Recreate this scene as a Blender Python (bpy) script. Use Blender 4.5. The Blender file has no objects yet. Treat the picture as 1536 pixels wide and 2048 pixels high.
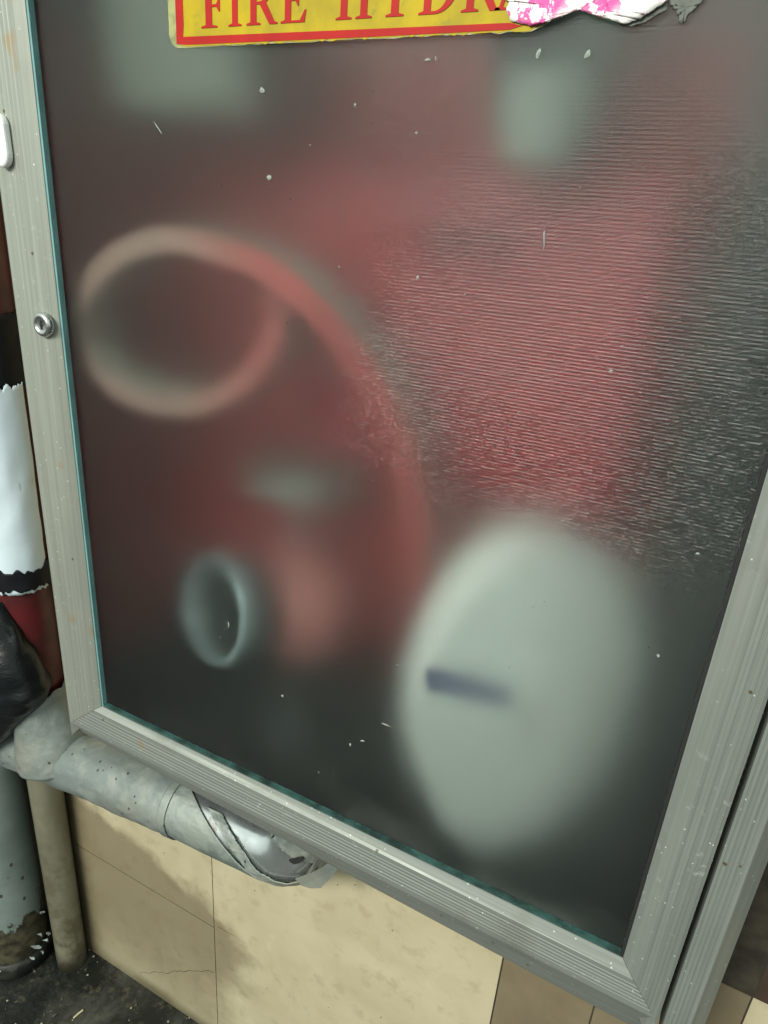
import bpy, bmesh, math, random
from mathutils import Vector, Matrix, noise
random.seed(11)
S = bpy.context.scene
COL = S.collection
PI = math.pi

# ------------------------------------------------------------------ camera
F_PX, IMG_W, IMG_H = 1411.0, 1536.0, 2048.0
ROT = Matrix(((0.88307634, -0.23654138, 0.40524605),
              (0.46434109, 0.31618991, -0.82729154),
              (0.06755397, 0.91873397, 0.38905571)))
EYE = Vector((0.62407602, -0.49868973, 0.60152945))
cam = bpy.data.cameras.new('camera')
cam.sensor_fit = 'VERTICAL'; cam.sensor_height = 24.0; cam.lens = 24.0 * F_PX / IMG_H
cam.clip_start = 0.01; cam.clip_end = 200
camo = bpy.data.objects.new('camera', cam); COL.objects.link(camo)
camo.matrix_world = Matrix.Translation(EYE) @ ROT.to_4x4()
S.camera = camo

# ------------------------------------------------------------------ light
W = bpy.data.worlds.new('World'); S.world = W; W.use_nodes = True
bg = W.node_tree.nodes['Background']
bg.inputs[1].default_value = 0.78
_t = W.node_tree                                   # dim room: pale ceiling and walls above, dark floor below
_c = _t.nodes.new('ShaderNodeTexCoord'); _s = _t.nodes.new('ShaderNodeSeparateXYZ'); _t.links.new(_c.outputs['Generated'], _s.inputs[0])
_r = _t.nodes.new('ShaderNodeMapRange'); _r.interpolation_type = 'SMOOTHSTEP'; _t.links.new(_s.outputs[2], _r.inputs[0])
for _i, _v in ((1, -0.55), (2, 0.45), (3, 0.0), (4, 1.0)): _r.inputs[_i].default_value = _v
_m = _t.nodes.new('ShaderNodeMix'); _m.data_type = 'RGBA'; _t.links.new(_r.outputs[0], _m.inputs[0])
_m.inputs[6].default_value = (0.07, 0.075, 0.06, 1); _m.inputs[7].default_value = (0.88, 1.0, 0.92, 1)
_t.links.new(_m.outputs[2], bg.inputs[0])
def area(name, loc, target, sx, sy, power, col):
    l = bpy.data.lights.new(name, 'AREA'); l.shape = 'RECTANGLE'; l.size = sx; l.size_y = sy
    l.energy = power; l.color = col
    o = bpy.data.objects.new(name, l); COL.objects.link(o); o.location = loc
    o.rotation_euler = (Vector(target) - Vector(loc)).to_track_quat('-Z', 'Y').to_euler()
    return o
area('corridor_lamp', (-0.15, -2.3, 1.75), (0.35, 0.0, 0.2), 1.35, 0.5, 80, (0.985, 0.985, 0.90))
S.view_settings.view_transform = 'Standard'; S.view_settings.look = 'None'
S.view_settings.exposure = 0.37; S.view_settings.gamma = 1.0
S.render.engine = 'CYCLES'
cy = S.cycles
cy.use_denoising = True; cy.denoising_prefilter = 'NONE'; cy.max_bounces = 16; cy.diffuse_bounces = 4; cy.glossy_bounces = 6
cy.transmission_bounces = 12; cy.caustics_refractive = True; cy.caustics_reflective = True
cy.sample_clamp_indirect = 30.0; cy.use_adaptive_sampling = False

# ------------------------------------------------------------------ helpers
def ray(x, y):
    return ROT @ Vector((x - IMG_W / 2, -(y - IMG_H / 2), -F_PX))
def at(x, y, Y=0.0):
    d = ray(x, y); t = (Y - EYE.y) / d.y
    return EYE + d * t

def empty(name, loc, label, cat, group=None):
    o = bpy.data.objects.new(name, None); COL.objects.link(o); o.location = loc
    o.empty_display_size = 0.05
    tag(o, label, cat, group); return o
def tag(o, label=None, cat=None, group=None, kind=None):
    if label: o['label'] = label
    if cat: o['category'] = cat
    if group: o['group'] = group
    if kind: o['kind'] = kind
    return o
def root_of(o):
    v = Vector((0, 0, 0))
    while o is not None:
        v = v + Vector(o.location); o = o.parent
    return v
def mesh(name, verts, faces, mat, parent=None, smooth=False, mats=None, midx=None):
    off = root_of(parent)
    me = bpy.data.meshes.new(name)
    me.from_pydata([tuple(Vector(v) - off) for v in verts], [], faces)
    for m in (mats or [mat]): me.materials.append(m)
    if midx:
        for p, i in zip(me.polygons, midx): p.material_index = i
    bm = bmesh.new(); bm.from_mesh(me); bmesh.ops.recalc_face_normals(bm, faces=bm.faces); bm.to_mesh(me); bm.free()
    if smooth:
        for p in me.polygons: p.use_smooth = True
    o = bpy.data.objects.new(name, me); COL.objects.link(o)
    if parent: o.parent = parent
    return o
def bevel(o, w=0.002, seg=2):
    m = o.modifiers.new('bevel', 'BEVEL'); m.width = w; m.segments = seg; m.limit_method = 'ANGLE'; m.angle_limit = 0.6
    return o
def solidify(o, t, off=1.0):
    m = o.modifiers.new('solidify', 'SOLIDIFY'); m.thickness = t; m.offset = off; return o
def box(x0, x1, y0, y1, z0, z1):
    v = [(x, y, z) for x in (x0, x1) for y in (y0, y1) for z in (z0, z1)]
    f = [(0, 1, 3, 2), (4, 6, 7, 5), (0, 4, 5, 1), (2, 3, 7, 6), (0, 2, 6, 4), (1, 5, 7, 3)]
    return v, f
def join(parts):
    V, Fc = [], []
    for v, f in parts:
        n = len(V); V += list(v); Fc += [tuple(i + n for i in q) for q in f]
    return V, Fc
def frames(path):
    """tangent / side / up frames along a path, parallel transported"""
    path = [Vector(p) for p in path]; out = []
    for i, p in enumerate(path):
        t = (path[min(i + 1, len(path) - 1)] - path[max(i - 1, 0)]).normalized()
        if i == 0:
            ref = Vector((0, -1, 0)) if abs(t.y) < 0.8 else Vector((0, 0, 1))
            n = (ref - t * ref.dot(t)).normalized()
        else:
            n = out[-1][2]; n = (n - t * n.dot(t)).normalized()
        out.append((p, t, n, t.cross(n)))
    return out
def tube(path, r, seg=24, caps=True):
    fr = frames(path); V, Fc = [], []
    for i, (p, t, n, b) in enumerate(fr):
        rr = r(i / (len(fr) - 1)) if callable(r) else r
        for k in range(seg):
            a = 2 * PI * k / seg
            V.append(p + (n * math.cos(a) + b * math.sin(a)) * rr)
    m = len(fr)
    for i in range(m - 1):
        for k in range(seg):
            k2 = (k + 1) % seg
            Fc.append((i * seg + k, i * seg + k2, (i + 1) * seg + k2, (i + 1) * seg + k))
    if caps:
        Fc.append(tuple(range(seg))[::-1]); Fc.append(tuple((m - 1) * seg + k for k in range(seg)))
    return V, Fc
def lathe(prof, origin, axis, seg=32):
    """prof: (radius, height along axis)"""
    axis = Vector(axis).normalized(); origin = Vector(origin)
    a = axis.orthogonal().normalized(); b = axis.cross(a); V, Fc = [], []
    for r, h in prof:
        for k in range(seg):
            t = 2 * PI * k / seg
            V.append(origin + axis * h + (a * math.cos(t) + b * math.sin(t)) * r)
    for i in range(len(prof) - 1):
        for k in range(seg):
            k2 = (k + 1) % seg
            Fc.append((i * seg + k, i * seg + k2, (i + 1) * seg + k2, (i + 1) * seg + k))
    if prof[0][0] > 1e-6: Fc.append(tuple(range(seg))[::-1])
    if prof[-1][0] > 1e-6: Fc.append(tuple((len(prof) - 1) * seg + k for k in range(seg)))
    return V, Fc
def torus(origin, axis, R, r, seg=36, s2=10):
    return lathe_closed([(R + r * math.cos(2 * PI * j / s2), r * math.sin(2 * PI * j / s2)) for j in range(s2)], origin, axis, seg)
def lathe_closed(prof, origin, axis, seg=36):
    axis = Vector(axis).normalized(); origin = Vector(origin)
    a = axis.orthogonal().normalized(); b = axis.cross(a); V, Fc = [], []; m = len(prof)
    for r, h in prof:
        for k in range(seg):
            t = 2 * PI * k / seg
            V.append(origin + axis * h + (a * math.cos(t) + b * math.sin(t)) * r)
    for i in range(m):
        i2 = (i + 1) % m
        for k in range(seg):
            k2 = (k + 1) % seg
            Fc.append((i * seg + k, i * seg + k2, i2 * seg + k2, i2 * seg + k))
    return V, Fc
def nz(x, y=0.0, z=0.0): return noise.noise(Vector((x, y, z)))
def patch(path, rfun, mask, ns, na, a0, a1):
    """a sheet wrapped on a tube path: angle 0 faces the viewer side (-Y), 90 is up"""
    fr = frames(path); L = [0.0]
    for i in range(1, len(fr)): L.append(L[-1] + (fr[i][0] - fr[i - 1][0]).length)
    V, idx, Fc = [], {}, []
    for i in range(ns + 1):
        s = L[-1] * i / ns; j = 0
        while j < len(L) - 2 and L[j + 1] < s: j += 1
        u = (s - L[j]) / (L[j + 1] - L[j])
        p = fr[j][0].lerp(fr[j + 1][0], u); n = fr[j][2].lerp(fr[j + 1][2], u).normalized(); b = fr[j][3].lerp(fr[j + 1][3], u).normalized()
        for k in range(na + 1):
            a = a0 + (a1 - a0) * k / na
            idx[(i, k)] = len(V)
            V.append(p + (n * math.cos(a) - b * math.sin(a)) * rfun(s, a))
    for i in range(ns):
        for k in range(na):
            s = L[-1] * (i + .5) / ns; a = a0 + (a1 - a0) * (k + .5) / na
            if mask(s, a): Fc.append((idx[(i, k)], idx[(i + 1, k)], idx[(i + 1, k + 1)], idx[(i, k + 1)]))
    used = sorted({q for f in Fc for q in f}); mp = {q: n for n, q in enumerate(used)}
    return [V[q] for q in used], [tuple(mp[q] for q in f) for f in Fc]

def wrap(path, rfun, lo, hi, ns, na, a0, a1):
    """a wrapped sheet whose two ends follow lo(angle) and hi(angle) exactly"""
    fr = frames(path); L = [0.0]
    for i in range(1, len(fr)): L.append(L[-1] + (fr[i][0] - fr[i - 1][0]).length)
    V, Fc = [], []
    for i in range(ns + 1):
        for k in range(na + 1):
            a = a0 + (a1 - a0) * k / na; l_, h_ = lo(a), hi(a); h_ = max(h_, l_ + .0005)
            s = max(0, min(L[-1], l_ + (h_ - l_) * i / ns)); j = 0
            while j < len(L) - 2 and L[j + 1] < s: j += 1
            u = (s - L[j]) / (L[j + 1] - L[j])
            p = fr[j][0].lerp(fr[j + 1][0], u); n = fr[j][2].lerp(fr[j + 1][2], u).normalized(); b = fr[j][3].lerp(fr[j + 1][3], u).normalized()
            V.append(p + (n * math.cos(a) - b * math.sin(a)) * rfun(s, a))
    for i in range(ns):
        for k in range(na):
            q = i * (na + 1) + k; Fc.append((q, q + na + 1, q + na + 2, q + 1))
    return V, Fc

# ------------------------------------------------------------------ materials
class N:
    """small node-tree builder"""
    def __init__(s, name):
        s.m = bpy.data.materials.new(name); s.m.use_nodes = True; s.t = s.m.node_tree; s.t.nodes.clear()
        s.out = s.n('ShaderNodeOutputMaterial')
    def n(s, typ, **kw):
        q = s.t.nodes.new(typ)
        for k, v in kw.items(): setattr(q, k, v)
        return q
    def l(s, a, b): s.t.links.new(a, b)
    def set(s, sock, v):
        if isinstance(v, bpy.types.NodeSocket): s.l(v, sock)
        elif isinstance(v, (tuple, list)) and len(v) == 3 and sock.type == 'RGBA': sock.default_value = (*v, 1)
        else: sock.default_value = v
    def co(s):
        return s.n('ShaderNodeTexCoord').outputs['Object']
    def mapping(s, scale=(1, 1, 1), loc=(0, 0, 0), src=None):
        q = s.n('ShaderNodeMapping'); s.l(src or s.co(), q.inputs[0])
        q.inputs['Scale'].default_value = scale; q.inputs['Location'].default_value = loc; return q.outputs[0]
    def noise(s, scale, detail=4, rough=.55, vec=None, dist=0.0):
        q = s.n('ShaderNodeTexNoise'); s.l(vec if vec else s.co(), q.inputs['Vector'])
        q.inputs['Scale'].default_value = scale; q.inputs['Detail'].default_value = detail
        q.inputs['Roughness'].default_value = rough; q.inputs['Distortion'].default_value = dist
        return q.outputs[0]
    def ramp(s, f, a, b, lo=0.0, hi=1.0):
        q = s.n('ShaderNodeMapRange'); q.interpolation_type = 'SMOOTHSTEP'
        s.set(q.inputs[0], f); s.set(q.inputs[1], a); s.set(q.inputs[2], b); s.set(q.inputs[3], lo); s.set(q.inputs[4], hi)
        return q.outputs[0]
    def mix(s, f, a, b):
        q = s.n('ShaderNodeMix', data_type='RGBA'); s.set(q.inputs[0], f); s.set(q.inputs[6], a); s.set(q.inputs[7], b); return q.outputs[2]
    def math(s, op, a, b=0.0, c=0.0):
        q = s.n('ShaderNodeMath', operation=op); s.set(q.inputs[0], a); s.set(q.inputs[1], b)
        s.set(q.inputs[2], c); return q.outputs[0]
    def vor(s, scale, vec=None, rnd=1.0):
        q = s.n('ShaderNodeTexVoronoi'); s.l(vec if vec else s.co(), q.inputs['Vector']); q.inputs['Scale'].default_value = scale
        q.inputs['Randomness'].default_value = rnd; return q
    def bsdf(s, col, rough=.5, metal=0.0, spec=.5, bump=None, bstr=.3, bdist=.001):
        q = s.n('ShaderNodeBsdfPrincipled'); s.set(q.inputs['Base Color'], col); s.set(q.inputs['Roughness'], rough)
        s.set(q.inputs['Metallic'], metal); q.inputs['Specular IOR Level'].default_value = spec
        if bump is not None:
            b = s.n('ShaderNodeBump'); b.inputs['Strength'].default_value = bstr; b.inputs['Distance'].default_value = bdist
            s.l(bump, b.inputs['Height']); s.l(b.outputs[0], q.inputs['Normal'])
        s.l(q.outputs[0], s.out.inputs[0]); return q
    def specks(s, scale, size, density, vec=None):
        v = s.vor(scale, vec)
        wn = s.n('ShaderNodeTexWhiteNoise'); s.l(v.outputs['Position'], wn.inputs['Vector'])
        d = s.math('LESS_THAN', v.outputs['Distance'], size)
        k = s.math('LESS_THAN', wn.outputs['Value'], density)
        return s.math('MULTIPLY', d, k)

def simple(name, col, rough=.5, metal=0.0, var=.15, scale=20, bstr=.15, spec=.5):
    n = N(name); f = n.noise(scale, 5, .6)
    c2 = tuple(max(0, c * (1 - var * 2)) for c in col)
    c = n.mix(n.ramp(f, .3, .7), c2, col)
    n.bsdf(c, n.ramp(f, .2, .8, rough + .08, rough - .08), metal, spec, n.noise(scale * 6, 4), bstr, .0006)
    return n.m

def aluminium(name, axis, base=(.222, .238, .215), dirt=(.14, .145, .115)):
    n = N(name)
    sc = {'x': (3, 260, 260), 'z': (260, 260, 3)}[axis]
    streak = n.noise(1.0, 3, .6, n.mapping(sc)); cloud = n.noise(9, 5, .6); fine = n.noise(120, 3, .6)
    c = n.mix(n.ramp(streak, .3, .75), tuple(x * .9 for x in base), tuple(min(1, x * 1.15) for x in base))
    c = n.mix(n.ramp(cloud, .56, .78, 0, .55), c, dirt)
    c = n.mix(n.math('MULTIPLY', n.ramp(fine, .62, .74, 0, .5), n.ramp(n.noise(4, 2), .4, .65)), c, (.42, .45, .42))
    c = n.mix(n.specks(230, .17, .07), c, (.58, .62, .58))
    c = n.mix(n.specks(75, .13, .07), c, (.10, .085, .05))
    c = n.mix(n.ramp(n.noise(14, 3, .5, n.mapping((1, 1, 1), (3, 1, 7))), .69, .76, 0, .5), c, (.30, .19, .08))
    n.bsdf(c, n.ramp(cloud, .3, .7, .48, .64), .35, .5, streak, .12, .0004)
    return n.m
M = {}
M['alu_x'] = aluminium('aluminium_horizontal', 'x')
M['alu_z'] = aluminium('aluminium_vertical', 'z')
M['alu_left'] = aluminium('aluminium_cream', 'z', (.262, .278, .242), (.20, .20, .155))
M['gasket'] = simple('teal_gasket', (.15, .31, .31), .4, 0, .12, 30)
M['gasket_dark'] = simple('dark_green_gasket', (.035, .095, .085), .5, 0, .4, 60)
M['carcass'] = simple('dark_steel_carcass', (.055, .05, .045), .6, .1, .2, 14)
M['inside_red'] = simple('dull_red_backing', (.33, .036, .038), .65, 0, .1, 5)
M['inside_dark'] = simple('dark_green_grey_steel', (.030, .040, .035), .55, 0, .15, 8)
M['red_paint'] = simple('red_enamel', (.50, .06, .06), .4, 0, .12, 12)
M['case_red'] = simple('red_case_plastic', (.27, .009, .018), .45, 0, .06, 6)
M['valve_red'] = simple('faded_red_valve_paint', (.62, .24, .22), .5, 0, .12, 12)
M['pipe_red'] = simple('red_riser_paint', (.085, .006, .008), .5, 0, .25, 25)
M['metal'] = simple('dull_aluminium_casting', (.34, .42, .44), .45, .4, .12, 30)
M['wheel'] = simple('grey_green_iron', (.26, .30, .27), .5, .2, .12, 20)
M['canvas'] = simple('white_canvas_hose', (.84, .89, .84), .8, 0, .06, 60, .3)
M['canvas_grey'] = simple('grey_canvas_hose', (.46, .47, .40), .8, 0, .08, 60)
def edge_mat():
    n = N('faded_red_hose_edge')      # the dye is faded to grey at the looped end
    sep = n.n('ShaderNodeSeparateXYZ'); n.l(n.n('ShaderNodeNewGeometry').outputs['Position'], sep.inputs[0])
    f = n.noise(30, 4)
    k = n.ramp(n.math('ADD', sep.outputs[0], n.math('MULTIPLY', f, .04)), .12, .27)
    n.bsdf(n.mix(k, (.36, .23, .19), (.42, .085, .08)), .7, 0, .3); return n.m
M['edge_red'] = edge_mat()
M['strap'] = simple('dark_blue_strap', (.20, .225, .33), .7, 0, .1, 60)
M['hole'] = simple('black_hollow', (.012, .014, .012), .8, 0, .1, 30)
M['pale_nozzle'] = simple('pale_nozzle_casting', (.30, .36, .31), .5, .1, .08, 10)
M['pale_box'] = simple('pale_grey_green_plastic', (.16, .19, .15), .5, 0, .08, 10)
M['chrome'] = simple('worn_chrome', (.62, .64, .62), .22, .95, .08, 60, .1)
M['white_latch'] = simple('white_plastic', (.78, .80, .80), .35, 0, .05, 40)
M['plate'] = simple('cloudy_acrylic_plate', (.36, .36, .15), .3, 0, .25, 90)
M['black_band'] = simple('black_rubber_tape', (.007, .008, .010), .6, 0, .2, 40, .15, .2)
M['speck'] = simple('pale_dust', (.26, .29, .26), .9, 0, .1, 90)
M['twig'] = simple('pale_straw', (.55, .50, .30), .8, 0, .15, 90)
M['wire'] = simple('thin_dark_thread', (.16, .15, .10), .7, 0, .1, 90)
M['grout'] = simple('dark_grout', (.05, .04, .025), .9, 0, .3, 40)

def bag_mat():
    n = N('black_plastic_bag')
    w = n.noise(26, 6, .65, n.mapping((1, 1, 2.2)), .6)
    n.bsdf((.006, .008, .009), n.ramp(w, .3, .7, .25, .4), 0, .3, w, .35, .006)
    return n.m
M['bag'] = bag_mat()

def sheet_mat():
    n = N('white_plastic_sheet')
    f = n.noise(7, 4); c = n.mix(n.ramp(f, .3, .7), (.52, .62, .68), (.62, .71, .76))
    lines = n.noise(1, 3, .6, n.mapping((90, 90, 9), (0, 0, 0)), .5)
    c = n.mix(n.ramp(lines, .66, .72, 0, .5), c, (.25, .27, .28))
    c = n.mix(n.ramp(n.noise(22, 4, .6, n.mapping((1, 1, .5))), .62, .74, 0, .5), c, (.42, .36, .20))
    n.bsdf(c, .35, 0, .5, n.noise(30, 4), .3, .002); return n.m
M['sheet'] = sheet_mat()

def tape_mat(name, a, b, crack=True):
    n = N(name)
    f = n.noise(16, 6, .65); g = n.noise(55, 5, .6, None, .8)
    c = n.mix(n.ramp(n.noise(11, 6, .68, None, .3), .43, .60), a, b)
    c = n.mix(n.ramp(n.noise(5, 3), .5, .75, 0, .5), c, (.22, .21, .16))
    if crack:
        v = n.n('ShaderNodeTexVoronoi', feature='DISTANCE_TO_EDGE'); n.l(n.mapping((1, 1, 1)), v.inputs['Vector']); v.inputs['Scale'].default_value = 26
        cr = n.math('MULTIPLY', n.ramp(v.outputs[0], .0, .02, 1, 0), n.ramp(n.noise(6, 3, .5, n.mapping((1, 1, 1), (4, 2, 1))), .52, .62))
        c = n.mix(n.math('MULTIPLY', cr, .35), c, (.2, .2, .17))
    c = n.mix(n.specks(95, .2, .12), c, (.07, .075, .06))
    n.bsdf(c, .5, .25, .4, n.math('ADD', g, n.math('MULTIPLY', f, .6)), .5, .002); return n.m
M['tape'] = tape_mat('painted_tape_wrap', (.19, .22, .21), (.265, .29, .265))
M['tape2'] = tape_mat('smooth_tape_wrap', (.155, .185, .175), (.27, .30, .272), False)

def foil_mat():
    n = N('shiny_pipe_foil'); f = n.noise(18, 4)
    c = n.mix(n.ramp(n.noise(30, 4, .6, n.mapping((1, 1, .6), (2, 0, 1))), .55, .7, 0, .7), (.62, .66, .66), (.30, .17, .11))
    n.bsdf(c, n.ramp(f, .3, .7, .18, .34), .9, .5, n.noise(14, 3), .35, .004); return n.m
M['foil'] = foil_mat()

def grey_pipe_mat():
    n = N('peeling_grey_pipe_paint')
    sep = n.n('ShaderNodeSeparateXYZ'); n.l(n.co(), sep.inputs[0]); z = sep.outputs[2]   # local z: 0 at the floor
    f = n.noise(14, 6, .6)
    c = n.mix(n.ramp(f, .3, .7), (.15, .19, .175), (.21, .255, .24))
    peel = n.noise(20, 6, .62, n.mapping((1, 1, .55)))
    thr = n.ramp(z, .04, .26, .30, .74)
    pk = n.ramp(n.math('SUBTRACT', peel, thr), -.01, .015, 0, 1)
    dark = n.mix(n.ramp(n.noise(45, 4), .35, .65), (.025, .022, .014), (.085, .075, .045))
    c = n.mix(n.specks(60, .16, .35, n.mapping((1, 1, .6))), c, (.05, .055, .045))
    c = n.mix(pk, c, dark)
    n.bsdf(c, .5, 0, .5, n.math('SUBTRACT', n.math('MULTIPLY', f, .3), pk), .5, .0015); return n.m
M['grey_pipe'] = grey_pipe_mat()

def cream_pipe_mat():
    n = N('cream_pipe_plastic')
    sep = n.n('ShaderNodeSeparateXYZ'); n.l(n.co(), sep.inputs[0])
    f = n.noise(18, 5, .6, n.mapping((1, 1, .25)))
    c = n.mix(n.ramp(f, .35, .7), (.155, .145, .10), (.215, .20, .145))
    d = n.math('MULTIPLY', n.ramp(n.noise(22, 5, .65), .42, .62), n.ramp(sep.outputs[2], .05, .50, .95, .15))
    c = n.mix(d, c, (.10, .085, .05))
    n.bsdf(c, .38, 0, .5, f, .15, .001); return n.m
M['cream_pipe'] = cream_pipe_mat()

def tile_mat(name, a, b, vein, dark_marks=True):
    n = N(name)
    geo = n.n('ShaderNodeNewGeometry').outputs['Position']
    f = n.noise(9, 6, .62, n.mapping((1, 1, 1), (0, 0, 0), geo), .4); g = n.noise(34, 5, .65, geo)
    c = n.mix(n.ramp(f, .3, .72), a, b)
    c = n.mix(n.ramp(g, .52, .7, 0, .55), c, vein)
    c = n.mix(n.ramp(n.noise(16, 4, .6, n.mapping((1, 1, 1), (5, 3, 2), geo), .8), .62, .75, 0, .35), c, tuple(min(1, x * 1.18) for x in b))
    c = n.mix(n.specks(48, .06, .12, geo), c, (.10, .075, .04))
    if dark_marks:   # a darker brown patch low on the left, with its own ragged outline, and grime in the pipe corner
        sep = n.n('ShaderNodeSeparateXYZ'); n.l(geo, sep.inputs[0]); X, Z = sep.outputs[0], sep.outputs[2]
        w = n.noise(6.5, 5, .6, geo); w2 = n.math('MULTIPLY', n.math('SUBTRACT', w, .5), .30)
        # patch lies under a slanting line from (-.2,-.33) to (.14,-.50)
        line = n.math('ADD', n.math('ADD', Z, n.math('MULTIPLY', X, .42)), .385)
        e = n.math('ADD', line, w2)
        right = n.math('ADD', n.math('SUBTRACT', X, .105), w2)
        st = n.math('MULTIPLY', n.ramp(e, -.035, .03, 1, 0), n.ramp(right, -.03, .05, 1, 0))
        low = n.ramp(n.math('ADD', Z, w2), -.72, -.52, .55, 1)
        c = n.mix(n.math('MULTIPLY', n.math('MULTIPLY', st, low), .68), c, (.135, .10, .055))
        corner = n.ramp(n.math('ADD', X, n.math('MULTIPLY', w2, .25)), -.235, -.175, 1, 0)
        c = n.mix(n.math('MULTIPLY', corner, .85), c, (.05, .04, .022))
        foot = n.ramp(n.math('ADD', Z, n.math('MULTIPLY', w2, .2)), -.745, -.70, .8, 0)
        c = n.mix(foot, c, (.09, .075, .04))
    n.bsdf(c, n.ramp(f, .3, .7, .32, .45), 0, .45, g, .06, .0005); return n.m
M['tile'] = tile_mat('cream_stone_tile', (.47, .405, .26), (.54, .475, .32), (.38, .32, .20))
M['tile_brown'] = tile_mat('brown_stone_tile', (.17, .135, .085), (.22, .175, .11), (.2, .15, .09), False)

M['tile_shaded'] = tile_mat('shaded_brown_stone_tile', (.045, .032, .024), (.065, .043, .032), (.08, .03, .02), False)  # darker copy of the brown tile; shade beside the cabinet put into its colour
def floor_mat():
    n = N('black_dirty_floor')
    f = n.noise(9, 6, .65, None, .5); g = n.noise(60, 5, .6)
    c = n.mix(n.ramp(f, .45, .72), (.008, .009, .007), (.062, .062, .048))
    c = n.mix(n.ramp(g, .56, .7, 0, .5), c, (.09, .08, .05))
    c = n.mix(n.specks(110, .2, .08), c, (.32, .30, .22))
    n.bsdf(c, n.ramp(f, .3, .7, .35, .7), 0, .4, n.math('ADD', f, n.math('MULTIPLY', g, .4)), .6, .006); return n.m
M['floor'] = floor_mat()

def sign_mat(name, a, b, spot, dirt=.5):
    n = N(name); f = n.noise(26, 5, .6); c = n.mix(n.ramp(f, .3, .7), a, b)
    c = n.mix(n.ramp(n.noise(70, 4, .6), .62, .72, 0, dirt), c, spot)
    n.bsdf(c, .6, 0, .2, f, .1, .0006); return n.m
M['yellow'] = sign_mat('yellow_sign_print', (.29, .225, .012), (.42, .305, .006), (.19, .19, .03))
M['red_print'] = sign_mat('red_sign_print', (.30, .007, .005), (.37, .010, .007), (.24, .012, .01), .6)
def torn_mat():
    n = N('torn_white_paper'); f = n.noise(40, 5, .6)
    c = n.mix(n.ramp(f, .3, .7), (.70, .68, .64), (.82, .80, .78))
    sp = n.ramp(n.noise(95, 4, .65, n.mapping((1, 1, 1), (2, 0, 5))), .50, .56)
    reg = n.ramp(n.noise(17, 3, .5, n.mapping((1, 1, 1), (1, 4, 2))), .40, .52)
    c = n.mix(n.math('MULTIPLY', sp, reg), c, (.66, .10, .33))
    n.bsdf(c, .75, 0, .3, f, .25, .002); return n.m
M['torn'] = torn_mat()
M['torn_yellow'] = sign_mat('torn_yellow_print', (.55, .40, .02), (.62, .46, .03), (.04, .03, .01), .95)
M['residue'] = simple('grey_glue_residue', (.14, .15, .13), .8, 0, .2, 60)

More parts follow.
